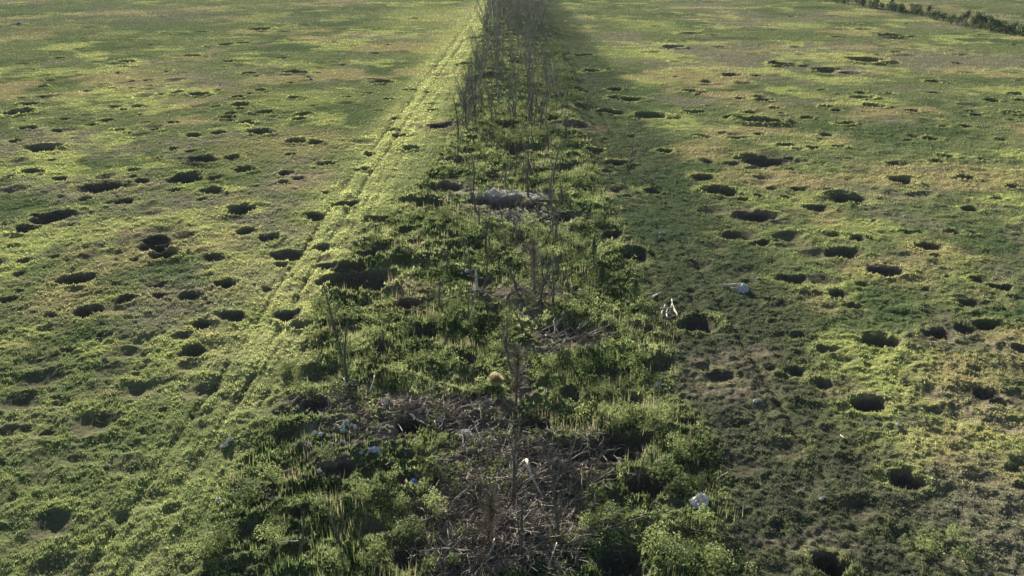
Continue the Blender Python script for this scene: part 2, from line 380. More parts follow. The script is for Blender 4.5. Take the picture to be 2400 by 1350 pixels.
M_BLUE = mat_plain('pale_blue_sheet', (0.17, 0.21, 0.25), (0.36, 0.42, 0.46), 6, trans=0.15)
M_BLUED = mat_plain('blue_plastic', (0.08, 0.16, 0.38), (0.25, 0.36, 0.60), 6)
M_TURQ = mat_plain('turquoise_plastic', (0.08, 0.18, 0.19), (0.26, 0.38, 0.38), 6)
M_RUB = mat_plain('pale_rubble', (0.26, 0.24, 0.21), (0.66, 0.63, 0.57), 9)
M_PINK = mat_plain('pink_brick', (0.45, 0.26, 0.20), (0.66, 0.46, 0.38), 9)
M_CLOD = mat_plain('dark_earth', (0.035, 0.028, 0.022), (0.11, 0.085, 0.06), 9)

# ------------------------------------------------------------------ mesh builders
def np_mesh(name, verts, faces, mat, cols=None, smooth=False, parent=None):
    me = bpy.data.meshes.new(name)
    nv = len(verts); nf, k = faces.shape
    me.vertices.add(nv); me.vertices.foreach_set('co', verts.astype(np.float32).ravel())
    me.loops.add(nf * k); me.loops.foreach_set('vertex_index', faces.astype(np.int32).ravel())
    me.polygons.add(nf); me.polygons.foreach_set('loop_start', np.arange(0, nf * k, k, dtype=np.int32))
    me.polygons.foreach_set('loop_total', np.full(nf, k, dtype=np.int32))
    if smooth: me.polygons.foreach_set('use_smooth', np.ones(nf, dtype=bool))
    me.update(calc_edges=True)
    if cols is not None:
        at = me.color_attributes.new('Col', 'FLOAT_COLOR', 'POINT')
        c4 = np.ones((nv, 4), dtype=np.float32); c4[:, :3] = cols
        at.data.foreach_set('color', c4.ravel())
    me.materials.append(mat)
    o = bpy.data.objects.new(name, me); C.objects.link(o)
    if parent: o.parent = parent
    return o

def py_mesh(name, vs, fs, mat, parent=None, smooth=False):
    me = bpy.data.meshes.new(name)
    me.from_pydata([tuple(v) for v in vs], [], fs)
    me.materials.append(mat)
    if smooth:
        me.polygons.foreach_set('use_smooth', [True] * len(me.polygons))
    me.update()
    o = bpy.data.objects.new(name, me); C.objects.link(o)
    if parent: o.parent = parent
    return o

def tag(o, label=None, cat=None, group=None, kind=None):
    if label: o['label'] = label
    if cat: o['category'] = cat
    if group: o['group'] = group
    if kind: o['kind'] = kind
    return o

def empty(name, loc, rz=0.0, sc=1.0):
    o = bpy.data.objects.new(name, None); C.objects.link(o)
    o.location = loc; o.rotation_euler = (0, 0, rz); o.scale = (sc, sc, sc)
    o.empty_display_size = 0.3
    return o

def copy_tree(o, parent=None):
    c = o.copy(); C.objects.link(c)
    if parent: c.parent = parent
    for ch in list(o.children): copy_tree(ch, c)
    return c

class MB:
    def __init__(s): s.v = []; s.f = []
    def tube(s, pts, rads, n=5, cap=True):
        b = len(s.v)
        pts = [Vector(p) for p in pts]
        m = len(pts)
        for i, p in enumerate(pts):
            d = (pts[min(i + 1, m - 1)] - pts[max(i - 1, 0)])
            if d.length < 1e-6: d = Vector((0, 0, 1))
            d.normalize()
            a = d.orthogonal().normalized() if abs(d.z) < 0.9 else Vector((1, 0, 0)) - d * d.x
            a.normalize(); c = d.cross(a)
            for k in range(n):
                t = 2 * math.pi * k / n
                s.v.append(p + (a * math.cos(t) + c * math.sin(t)) * rads[i])
        for i in range(m - 1):
            for k in range(n):
                k2 = (k + 1) % n
                s.f.append((b + i * n + k, b + i * n + k2, b + (i + 1) * n + k2, b + (i + 1) * n + k))
        if cap:
            s.f.append(tuple(b + k for k in reversed(range(n))))
            s.f.append(tuple(b + (m - 1) * n + k for k in range(n)))
    def leaf(s, p, nrm, size, asp=0.6):
        nrm = Vector(nrm).normalized(); a = nrm.orthogonal().normalized()
        a.rotate(Matrix.Rotation(random.uniform(0, 6.28), 3, nrm)); c = nrm.cross(a)
        b = len(s.v); p = Vector(p)
        s.v += [p - a * size * .5, p + c * size * asp * .5 + nrm * size * .08, p + a * size * .5, p - c * size * asp * .5 + nrm * size * .08]
        s.f.append((b, b + 1, b + 2, b + 3))
    def build(s, name, mat, parent=None, smooth=False):
        return py_mesh(name, s.v, s.f, mat, parent, smooth)

def wander(p, d, L, n, bend, up=0.0):
    p = Vector(p); d = Vector(d).normalized(); out = [p.copy()]
    for i in range(n):
        d = (d + Vector((random.gauss(0, bend), random.gauss(0, bend), random.gauss(0, bend) + up))).normalized()
        p = p + d * (L / n); out.append(p.copy())
    return out

def branchy(mb, p, d, L, r, depth, n=4, bend=0.12, up=0.05, kids=(3, 5), sides=4):
    pts = wander(p, d, L, n, bend, up)
    rads = [max(r * (1 - 0.8 * i / n), 0.004) for i in range(n + 1)]
    mb.tube(pts, rads, sides if depth > 0 else 3, cap=False)
    if depth <= 0: return pts
    for k in range(random.randint(*kids)):
        i = random.randint(1, n)
        dd = (pts[i] - pts[i - 1]).normalized()
        side = Vector((random.gauss(0, 1), random.gauss(0, 1), random.gauss(0, .5)))
        nd = (dd * 0.9 + side.normalized() * random.uniform(.5, 1.0)).normalized()
        branchy(mb, pts[i], nd, L * random.uniform(.35, .6), rads[i] * 0.6, depth - 1, n, bend * 1.1, up, kids, sides)
    return pts

# ================================================================== GROUND
print('ground')
rows = [-400, -150, -60, -20, 0, 10, 18, 23]
d = 26.0
while d < 430:
    rows.append(d); d += 0.062 * (d / 30.0) ** 1.2
while d < 2300:
    rows.append(d); d *= 1.05
rows = np.array(rows)
tn = list(np.linspace(-0.66, 0.66, 1251))
ext = 0.66 * 1.035 ** np.arange(1, 36)
tn = np.array(list(-ext[::-1]) + tn + list(ext))
sc = np.maximum(rows, 26.0) * 1.06
X = tn[None, :] * sc[:, None]
Y = np.repeat(rows[:, None], len(tn), 1)
xf = X.ravel(); yf = Y.ravel()
zf, Bf, pitf, rimf, drf, layf = height(xf, yf, True)
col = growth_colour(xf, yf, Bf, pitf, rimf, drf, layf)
pit_soil_shade = np.array([0.055, 0.045, 0.036])  # bare pit soil, darkened further to blacken the crater shadows
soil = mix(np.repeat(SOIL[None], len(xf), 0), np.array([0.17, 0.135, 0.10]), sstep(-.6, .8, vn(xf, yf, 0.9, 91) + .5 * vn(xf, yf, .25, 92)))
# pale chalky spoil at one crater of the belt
soil = mix(soil, pit_soil_shade, np.clip(pitf, 0, 1))
px_, py_ = P(1188, 457)
pale = np.exp(-(((xf - px_) / 3.9) ** 2 + ((yf - py_) / 1.1) ** 2)) 
px_, py_ = P(1300, 540)
pale = np.maximum(pale, 0.8 * np.exp(-(((xf - px_) / 2.0) ** 2 + ((yf - py_) / 1.0) ** 2)))
soil = mix(soil, PALE, np.clip(1.5 * pale * (0.55 + 0.5 * vn(xf, yf, .5, 93) + 0.4 * vn(xf, yf, 1.4, 95)), 0, 1))
col = mix(col, np.array([0.06, 0.062, 0.036]), 0.85 * ruts(xf, yf))
col = mix(col * (0.62 - 0.2 * Bf)[:, None], soil, np.clip(drf * (0.85 + 0.4 * vn(xf, yf, .5, 94)) + pitf * 0.8 + 0.9 * pale, 0, 1))  # ground dimmed under the tufts to paint shaded gaps, deeper in the belt
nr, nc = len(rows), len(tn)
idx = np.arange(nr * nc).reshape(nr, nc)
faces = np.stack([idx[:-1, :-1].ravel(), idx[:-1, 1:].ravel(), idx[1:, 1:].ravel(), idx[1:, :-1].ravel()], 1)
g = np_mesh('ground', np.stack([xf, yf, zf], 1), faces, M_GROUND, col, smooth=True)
tag(g, kind='structure')
print('ground verts', len(xf))

# ================================================================== GRASS (stuff)
def blades(name, x, y, hgt, wid, nb, col, mat, lean=0.5, flat=None):
    n = len(x)
    z = height(x, y)
    X = np.repeat(x, nb); Yy = np.repeat(y, nb); Z = np.repeat(z, nb) - 0.02
    Hh = np.repeat(hgt, nb) * rng.uniform(0.6, 1.15, n * nb)
    W = np.repeat(wid, nb) * rng.uniform(0.7, 1.2, n * nb)
    az = rng.uniform(0, 2 * np.pi, n * nb)
    ln = lean * rng.uniform(0.2, 1.3, n * nb) * Hh
    jx = rng.normal(0, 0.35, n * nb) * Hh; jy = rng.normal(0, 0.35, n * nb) * Hh
    bx = X + jx; by = Yy + jy
    ax = np.cos(az); ay = np.sin(az)
    v = np.zeros((n * nb, 3, 3))
    v[:, 0] = np.stack([bx - ay * W / 2, by + ax * W / 2, Z], 1)
    v[:, 1] = np.stack([bx + ay * W / 2, by - ax * W / 2, Z], 1)
    v[:, 2] = np.stack([bx + ax * ln, by + ay * ln, Z + Hh], 1)
    c = np.repeat(col, nb, 0) * rng.uniform(0.8, 1.25, (n * nb, 1))
    cc = np.repeat(c[:, None, :], 3, 1).reshape(-1, 3)
    f = np.arange(n * nb * 3).reshape(-1, 3)
    return np_mesh(name, v.reshape(-1, 3), f, mat, cc)

print('grass')
N = 330000
D = 25.5 * (560 / 25.5) ** rng.random(N)
xx = rng.uniform(-0.74, 0.74, N) * D * 1.06
yy = D + rng.normal(0, 0.5, N)
zz, Bg, pg, rg, dg, lg = height(xx, yy, True)
cl = vn(xx, yy, 0.55 , 101) + 0.6 * vn(xx, yy, 0.24, 102)
keep = (rng.random(N) > np.clip(dg * 0.9, 0, .95)) & (rng.random(N) > pg * 0.6) & (cl > rng.uniform(-1.4, 0.2, N))
keep &= rng.random(N) > 0.95 * ruts(xx, yy)
xx = xx[keep]; yy = yy[keep]
B_, p_, r_, d_, l_ = Bg[keep], pg[keep], rg[keep], dg[keep], lg[keep]
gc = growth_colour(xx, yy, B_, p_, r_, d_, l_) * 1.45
s = 0.092 * (yy / 32) ** 0.38 * rng.uniform(0.6, 1.5, len(xx)) * (1 + 0.1 * l_ + 0.5 * B_ + 0.3 * r_) * (1 - 0.55 * p_)
grass = blades('grass', xx, yy, s, s * 0.42 * (yy / 40) ** 0.2, 4, gc, M_GRASS, 0.7)
tag(grass, 'short rough olive and yellow grass covering the cratered field', 'grass', kind='stuff')
print('tufts', len(xx))

# ================================================================== WEEDS of the belt (stuff)
def leafmass(name, x, y, R, Hh, nl, ls, col, mat, tiers=False):
    n = len(x); z = height(x, y)
    m = n * nl
    X = np.repeat(x, nl); Yy = np.repeat(y, nl); Z = np.repeat(z, nl); RR = np.repeat(R, nl); HH = np.repeat(Hh, nl)
    L = np.repeat(ls, nl) * rng.uniform(0.6, 1.3, m)
    th = rng.uniform(0, 2 * np.pi, m); u = rng.random(m) ** 0.5
    ph = rng.random(m)
    rad = RR * u
    hz = HH * (1 - 0.75 * u ** 2) * (0.35 + 0.65 * ph)
    px = X + np.cos(th) * rad; py = Yy + np.sin(th) * rad; pz = Z + hz
    nrm = np.stack([np.cos(th) * u + rng.normal(0, .45, m), np.sin(th) * u + rng.normal(0, .45, m), 0.75 + rng.normal(0, .35, m)], 1)
    nrm /= np.linalg.norm(nrm, axis=1)[:, None]
    t = rng.normal(0, 1, (m, 3)); a = np.cross(nrm, t); a /= np.linalg.norm(a, axis=1)[:, None]; b = np.cross(nrm, a)
    p = np.stack([px, py, pz], 1)
    L = L[:, None]
    v = np.stack([p - a * L * .5, p + b * L * .3, p + a * L * .5 - nrm * L * .15, p - b * L * .3], 1).reshape(-1, 3)
    c = np.repeat(col, nl, 0) * rng.uniform(0.75, 1.3, (m, 1))
    return np_mesh(name, v, np.arange(m * 4).reshape(-1, 4), mat, np.repeat(c, 4, 0))

print('weeds')
N = 26000
D = 26 * (230 / 26.) ** rng.random(N)
xx = rng.uniform(-15.5, 11, N); yy = D
_, Bg, pg, rg, dg, lg = height(xx, yy, True)
CLEAR = []
for a, b, w_ in [(704, 1215, 54), (700, 1262, 56), (694, 1310, 60), (955, 1290, 100), (838, 664, 190), (812, 632, 100), (1345, 1072, 150), (1440, 1060, 150), (1240, 1088, 110), (1310, 788, 120), (940, 555, 70), (1450, 1330, 150), (607, 1172, 130), (1510, 1140, 100), (960, 1012, 110), (745, 965, 90), (1190, 482, 170), (1320, 508, 100)]:
    cx, cy = P(a, b); CLEAR.append((cx, cy - .3, w_ / 2 / ppm(b)))
clr = np.ones(len(xx), bool)
for cx, cy, r_ in CLEAR: clr &= np.hypot(xx - cx, (yy - cy)) > r_ * 1.0
wn = vn(xx, yy, 1.6, 111) + 0.5 * vn(xx, yy, 0.7, 112) + 0.4 * vn(xx, yy, 4.5, 113)
keep = clr & (rng.random(N) < Bg) & (rng.random(N) > dg * 0.85) & (wn > rng.uniform(-0.5, 0.4, N)) & (pg < 0.22)
xx = xx[keep]; yy = yy[keep]; wn = wn[keep]
n = len(xx)
gc = mix(np.repeat(np.array([[0.085, 0.110, 0.040]]), n, 0), np.array([0.29, 0.32, 0.125]), sstep(-.6, 1.2, vn(xx, yy, 2.3, 114) + 0.5 * vn(xx, yy, 0.8, 115) + rng.normal(0, .35, n)))
R = rng.uniform(0.12, 0.34, n) * (yy / 40) ** 0.3
Hh = R * rng.uniform(0.8, 1.9, n) * (1 + 1.0 * np.clip(wn, 0, 1))
weeds = leafmass('weeds', xx, yy, R, Hh, 24, R * 0.36, gc, M_LEAF)
tag(weeds, 'thick low leafy weeds and nettles covering the blasted tree belt', 'weeds', kind='stuff')
print('weeds', n)
N = 9000
D = 26 * (150 / 26.) ** rng.random(N)
xx = rng.uniform(-15.5, 11, N); yy = D
_, Bg, pg, rg, dg, lg = height(xx, yy, True)
keep = (rng.random(N) < Bg) & (rng.random(N) > 1.2 * dg) & (pg < 0.2) & (vn(xx, yy, 3.1, 131) + .5 * vn(xx, yy, .9, 132) > rng.uniform(-.4, .7, N))
xx = xx[keep]; yy = yy[keep]; n = len(xx)
gc = mix(np.repeat(np.array([[0.30, 0.25, 0.15]]), n, 0), np.array([0.20, 0.24, 0.08]), sstep(-.4, .5, vn(xx, yy, 2.7, 133) + rng.normal(0, .3, n)))
st_h = rng.uniform(.3, .85, n)
o = blades('tall_grass', xx, yy, st_h, st_h * 0 + .028 * (yy / 40) ** .5, 6, gc, M_GRASS, 0.25)
tag(o, 'tall dry and green grass stalks standing between the belt weeds', 'grass', kind='stuff')

# short broad leafed rosettes on the field and verge near the camera
N = 60000
D = 26 * (130 / 26.) ** rng.random(N)
xx = rng.uniform(-0.74, 0.74, N) * D * 1.06; yy = D
_, Bg, pg, rg, dg, lg = height(xx, yy, True)
keep = (Bg < 0.5) & (pg < 0.6) & (vn(xx, yy, 1.2, 121) + vn(xx, yy, .45, 122) > rng.uniform(-1, .8, N))
xx = xx[keep]; yy = yy[keep]; n = len(xx)
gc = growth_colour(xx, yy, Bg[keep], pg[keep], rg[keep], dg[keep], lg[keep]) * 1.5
R = rng.uniform(0.06, 0.14, n) * (yy / 35) ** 0.4
clov = leafmass('ground_cover', xx, yy, R, R * rng.uniform(.9, 1.7, n), 8, R * 0.65, gc, M_LEAF)
tag(clov, 'small leafy ground cover plants scattered over the field', 'ground cover', kind='stuff')

# ================================================================== BRUSHWOOD (stuff): tangled twigs lying on bare soil
print('brush')
mb = MB()
for (a, b, sx, sy, cnt) in [(1150, 1300, 150, 60, 1500), (1100, 1180, 130, 70, 700), (1280, 1150, 110, 50, 400), (1230, 1240, 150, 70, 900), (1180, 1060, 130, 40, 420), (1330, 1120, 120, 35, 300), (1210, 900, 16, 90, 120), (960, 960, 60, 20, 80), (1000, 975, 120, 30, 220), (1180, 985, 90, 30, 150), (1280, 1060, 120, 22, 140),
                            (1340, 790, 70, 25, 120), (1090, 1015, 60, 25, 90), (1220, 510, 130, 30, 150), (1240, 700, 120, 25, 120), (1350, 1220, 90, 60, 160), (800, 950, 70, 40, 110), (1370, 1040, 90, 20, 120), (860, 1040, 120, 50, 110)]:
    for k in range(cnt):
        x, y = P(a + random.gauss(0, sx * .6), b + random.gauss(0, sy * .6))
        z = H(x, y) + random.uniform(0.0, 0.3)
        an = random.uniform(0, 6.28)
        L = random.uniform(0.25, 1.1)
        pts = wander((x, y, z), (math.cos(an), math.sin(an), random.uniform(-.1, .35)), L, 3, .22)
        r = random.uniform(.008, .026)
        mb.tube(pts, [r, r, r * .8, r * .4], 3, False)
random.seed(88)
for k in range(330):
    a, b, sx, sy = random.choice([(1150, 1290, 110, 45), (1190, 1170, 90, 60), (1270, 1090, 110, 25), (1200, 1240, 110, 60), (1050, 980, 90, 20), (1330, 800, 50, 20), (1230, 700, 80, 15)])
    x, y = P(a + random.gauss(0, sx * .7), b + random.gauss(0, sy * .7)); z = H(x, y) + random.uniform(.02, .45)
    an = random.uniform(0, 6.28); r = random.uniform(.018, .045)
    pts = wander((x, y, z), (math.cos(an), math.sin(an), random.uniform(-.15, .3)), random.uniform(.9, 2.6), 6, .16)
    mb.tube(pts, [r * (1 - .12 * i) for i in range(7)], 5, False)
    for q in range(3):
        i = random.randint(1, 5); dd = (pts[i] - pts[i - 1]).normalized() + Vector((random.gauss(0, .6), random.gauss(0, .6), random.uniform(-.1, .6)))
        mb.tube(wander(pts[i], dd, random.uniform(.3, .8), 3, .15), [r * .5, r * .4, r * .3, r * .15], 4, False)
br = mb.build('brushwood', M_BRUSH)
tag(br, 'tangled brown dead twigs and roots strewn over the bare soil', 'brushwood', kind='stuff')

# ================================================================== TREES
print('trees')
def bare_tree(height_, seed, mt, mbr, depth=1, nb=12, r0=0.06, spread=0.45, parts=True, lean=0.05, thick=1.0):
    random.seed(seed)
    root = empty('bare_tree', (0, 0, 0))
    t = MB()
    pts = wander((0, 0, -0.3), (random.gauss(0, lean), random.gauss(0, lean), 1), height_ + .3, 9, 0.085, 0.05)
    rads = [r0 * (1 - 0.82 * i / 9) for i in range(10)]
    t.tube(pts, rads, 6, True)
    t.build('trunk', mt, root, True)
    b = MB()
    if seed % 2:      # a forked second stem
        q = pts[3]; fk = wander(q, (random.choice([-.5, .5]), random.gauss(0, .3), 1), height_ * .55, 6, .12, .05)
        b.tube(fk, [rads[3] * .8 * (1 - .13 * i) for i in range(7)], 5, True)
        for k in range(nb // 3):
            i = random.randint(1, 6)
            branchy(b, fk[i], (random.gauss(0, .7), random.gauss(0, .7), 1), height_ * random.uniform(.1, .22), .02, 1, 3, .12, .08, (1, 3), 3)
    for k in range(nb):
        f = random.uniform(0.22, 0.97)
        i = min(int(f * 9), 8); q = pts[i].lerp(pts[i + 1], f * 9 - i)
        a = random.uniform(0, 6.28)
        dd = Vector((math.cos(a) * spread * 1.6, math.sin(a) * spread * 1.6, random.uniform(.5, 1.4)))
        branchy(b, q, dd, height_ * random.uniform(.14, .34) * (1.1 - .5 * f), rads[i] * .5 * thick, depth, 3, .12, .08, (2, 4), 3)
    b.build('branches', mbr, root)
    return root

far_protos = []
for k in range(7):
    far_protos.append(bare_tree([6.5, 9.5, 8.0, 9.0, 7.2, 10.0, 8.5][k], 100 + k, M_BARKG, M_BARKG, 1, 9, 0.12, .5, lean=.09, thick=1.1))
random.seed(31)
used = set()
far_n = 0
LAB_FAR = 'thin bare grey tree standing in the dense far thicket of the tree belt'
def place_tree(proto_i, protos, x, y, sc, label, group):
    r = protos[proto_i]
    if (id(protos), proto_i) not in used:
        used.add((id(protos), proto_i))
    else:
        r = copy_tree(r)
    r.location = (x, y, H(x, y)); r.rotation_euler = (random.gauss(0, .07), random.gauss(0, .07), random.uniform(0, 6.28)); r.scale = (sc, sc, sc * random.uniform(.85, 1.15))
    tag(r, label, 'tree', group)
    return r
cnt = 0
for k in range(285):
    y = 122 * (262 / 122.) ** (random.random() ** 0.9)
    if random.random() < .5:
        x = random.choice([-6.3, -3.0, 3.6, 7.6]) + random.gauss(0, .7)
        if y < 165 and random.random() < .5: x = random.choice([-6.8, 3.3]) + random.gauss(0, .6)
    else:
        x = random.uniform(-8.2, 9.0)
    place_tree(k % 7, far_protos, x, y, random.uniform(.45, 1.0), LAB_FAR, 'bare trees of the dense far thicket')
# beyond those the belt reads as one mass
vs = []; fs = []; off = 0
proto_v = []; 
for p in far_protos[:4]:
    pv = []; pf = []
    for ch in p.children:
        o = len(pv)
        pv += [tuple(v.co) for v in ch.data.vertices]
        pf += [tuple(i + o for i in f.vertices) for f in ch.data.polygons if len(f.vertices) == 4]
    proto_v.append((np.array(pv), np.array(pf)))
for k in range(520):
    y = 262 * (620 / 262.) ** random.random(); x = random.uniform(-8.2, 9.2)
    pv, pf = proto_v[k % 4]
    a = random.uniform(0, 6.28); sc_ = random.uniform(.75, 1.15)
    q = pv * sc_
    q = np.stack([q[:, 0] * math.cos(a) - q[:, 1] * math.sin(a) + x, q[:, 0] * math.sin(a) + q[:, 1] * math.cos(a) + y, q[:, 2]], 1)
    vs.append(q); fs.append(pf + off); off += len(q)
o = np_mesh('distant_thicket', np.concatenate(vs), np.concatenate(fs), M_BARKG)
tag(o, 'grey mass of bare trees where the belt runs to the far edge', 'thicket', kind='stuff')

# trees of the shattered middle part of the belt, one by one
mid_protos = [bare_tree(h, 200 + k, M_BARK, M_BARKG, 1, nb, .135, .5, lean=.18, thick=1.1) for k, (h, nb) in enumerate([(4.6, 14), (5.4, 12), (3.8, 9), (5.0, 16), (3.2, 7), (4.2, 12)])]
random.seed(77)
MID = [(1115, 300, 1.25, 'dark bare tree at the near left corner of the far thicket'),
       (1096, 298, 1.2, 'bare tree on the left edge where the thicket starts'),
       (1245, 272, 1.3, 'tall bare tree in the middle front of the thicket'),
       (1238, 288, 1.0, 'leaning bare tree in front of the tall middle tree of the thicket'),
       (1205, 285, .9, 'short bare tree at the middle front of the thicket'),
       (1320, 330, 1.0, 'bare tree right of the bare soil bank on the belt'),
       (1285, 350, .9, 'bare tree right of centre behind the long dark furrow'),
       (1072, 330, 1.0, 'bare tree left of centre behind the long dark furrow'),
       (1115, 345, .95, 'bare sapling between the thicket and the long dark furrow'),
       (1070, 395, .8, 'bare sapling on the left just in front of the long dark furrow'),
       (1110, 440, 1.1, 'dark bare tree behind the left end of the pale rubble crater'),
       (1190, 445, .9, 'straight thin bare tree behind the middle of the pale rubble crater'),
       (1238, 462, 1.15, 'bent bare tree at the right end of the pale rim'),
       (1300, 440, .95, 'bare tree right of the pale rubble crater'),
       (1262, 420, .8, 'bare sapling behind the bent tree of the pale rim'),
       (1120, 505, .9, 'dark bare tree inside the rubble at the left of the pale crater'),
       (1140, 600, 1.1, 'tall dark bare tree below the rubble left of the middle'),
       (1130, 690, .9, 'dark bare tree above the brown bank left of the middle'),
       (1300, 560, .75, 'thin bare tree right of the pale spoil below the rubble'),
       (1310, 660, .7, 'thin bare tree on the right half of the belt above the brown bank'),
       (1215, 700, 1.0, 'leaning bare tree crossing the brown bank in the middle of the belt'),
       (1262, 720, .9, 'bare tree standing on the brown bank'),
       (1145, 765, .75, 'bare sapling just below the brown bank'),
       (1040, 740, .7, 'bare sapling at the left end of the brown bank'),
       (1095, 770, .6, 'small bare sapling among weeds left of the middle'),
       (1320, 770, .55, 'pale bare sapling above the brown crater right of the middle'),
       (1232, 790, .8, 'bare tree left of the brown crater in the middle of the belt'),
       (1200, 880, .8, 'twiggy bare tree above the yellow dry tussock'),
       (1110, 900, .6, 'bare sapling left of the yellow dry tussock'),
       (1225, 960, .75, 'bare tree right of the yellow dry tussock'),
       (785, 790, .75, 'dark bare sapling on the left edge of the belt'),
       (818, 900, .7, 'dark burnt sapling rising from the pale roots on the left edge'),
       (1350, 880, .6, 'short bare sapling in the weeds right of the middle'),
       (1470, 400, .7, 'bare sapling on the right verge far up the belt'),
       (1390, 640, .5, 'small bare sapling beside the dark conical bush'),
       (1295, 1130, .8, 'bare tree beside the right end of the big brown pit'),
       (1205, 1180, .95, 'dark bare tree left of the pale split trunk'),
       (1310, 1280, .75, 'upright bare tree right of the brush heap'),
       (1350, 1330, .7, 'forked bare sapling at the right foot of the brush heap'),
       (1145, 1200, .55, 'bare sapling left of the dark bare tree'),
       (1215, 1330, .95, 'thick bare tree in the middle of the brush heap'),
       (700, 1330, .6, 'bare sapling beside the narrow dark trench'),
       (800, 1290, .55, 'thin bare sapling in weeds right of the narrow trench'),
       (1500, 1130, .5, 'bare sapling at the right end of the big pit'),
       (1050, 1150, .5, 'bare sapling at the left edge of the brush')]
for k, (a, b, s_, lab) in enumerate(MID):
    x, y = P(a, b)
    place_tree(k % 6, mid_protos, x, y, s_, lab, 'bare trees of the shattered part of the belt')

random.seed(501)
for k in range(58):
    yw = 58 * (122 / 58.) ** random.random()
    xw = random.choice([-5.5, -2.0, 1.0, 4.2]) + random.gauss(0, 1.1)
    place_tree(k % 6, mid_protos, xw, yw, random.uniform(.35, .8), 'thin dead sapling scattered between thicket and brown bank in the belt', 'dead saplings scattered along the middle of the belt')

def withered(seed, h, r, n):
    random.seed(seed)
    root = empty('withered_tree', (0, 0, 0)); t = MB()
    pts = wander((0, 0, -.2), (0.05, 0, 1), h * .9, 7, .05); t.tube(pts, [.07 * (1 - .12 * i) for i in range(8)], 6); t.build('trunk', M_BARK, root, True)
    b = MB()
    for k in range(n):
        f = random.uniform(.25, 1); i = min(int(f * 7), 6); q = pts[i].lerp(pts[i + 1], f * 7 - i)
        a = random.uniform(0, 6.28); L = r * random.uniform(.6, 1.4)
        b.tube(wander(q, (math.cos(a) * .8, math.sin(a) * .8, random.uniform(.2, 1.4)), L, 3, .18, .05), [.012, .01, .008, .004], 3, False)
    b.build('branches', M_BRUSH, root)
    return root
for k, (a_, b_, h_, r_, n_, lab) in enumerate([(1208, 965, 4.2, .6, 420, 'withered brown twiggy tree standing in the middle right of the yellow tussock'),
                                   (1252, 690, 5.0, .6, 420, 'tall withered brown tree on the brown bank in the middle of the belt'),
                                   (1140, 1290, 3.0, .6, 420, 'withered brown tree rising from the brush heap')]):
    r = withered(900 + k, h_, r_, n_); x, y = P(a_, b_); r.location = (x, y, H(x, y)); tag(r, lab, 'tree')

# hedge of bushes along the field edge, far right
print('hedge')
def bush(name, seed, r, h, mat, n=420, ls=.16, stems=5, spiky=.0, stemmat=None, parts=True):
    random.seed(seed)
    root = empty(name, (0, 0, 0))
    m = MB()
    lobes = [(Vector((random.gauss(0, r * .4), random.gauss(0, r * .4), h * random.uniform(.35, .75))), random.uniform(.3, .6) * r, random.uniform(.7, 1.4)) for _ in range(9)]
    for k in range(n):
        c_, rr, zz_ = random.choice(lobes)
        v = Vector((random.gauss(0, 1), random.gauss(0, 1), random.gauss(0, 1))).normalized()
        p = c_ + Vector((v.x * rr, v.y * rr, v.z * rr * zz_)) * random.uniform(.65, 1.1)
        if p.z < 0.03: p.z = random.uniform(.03, .2 * h)
        m.leaf(p, v + Vector((random.gauss(0, .5), random.gauss(0, .5), random.gauss(0, .5) + .3)), ls * random.uniform(.6, 1.4), .55)
    m.build('crown', mat, root)
    st = MB()
    for k in range(stems):
        a = random.uniform(0, 6.28)
        st.tube(wander((0, 0, -.1), (math.cos(a) * .4, math.sin(a) * .4, 1), h * random.uniform(.6, .95 + spiky), 4, .12), [.03 * h, .022 * h, .016 * h, .01 * h, .004 * h], 4, False)
    st.build('stem', stemmat or M_BARK, root)
    return root

hp = [bush('hedge_bush', 300 + k, 1.5, h, M_HEDGE, 300, .42, 6) for k, h in enumerate([3.2, 2.6, 3.9, 2.9])]
random.seed(5)
HX = [(1900, -10), (1960, 4), (2060, 20), (2160, 36), (2260, 58), (2330, 72), (2400, 84), (2480, 100), (2600, 126)]
HW = [P(*q) for q in HX]
tot = 175
first = [True] * 4
for k in range(tot):
    t = (k + random.uniform(-.4, .4)) / tot * (len(HW) - 1); t = min(max(t, 0), len(HW) - 1.001)
    i = int(t); f = t - i
    x = HW[i][0] * (1 - f) + HW[i + 1][0] * f + random.gauss(0, 2.2); y = HW[i][1] * (1 - f) + HW[i + 1][1] * f + random.gauss(0, 2.5)
    i = k % 4
    r = hp[i] if first[i] else copy_tree(hp[i]); first[i] = False
    s_ = random.uniform(.3, 1.0) * (1.3 if random.random() < .3 else .9)
    r.location = (x, y, H(x, y)); r.rotation_euler = (0, 0, random.uniform(0, 6.28)); r.scale = (s_, s_, s_ * random.uniform(.7, 1.7))
    tag(r, 'dark green bush in the hedge along the far right field edge', 'bush', 'bushes of the far right hedge')

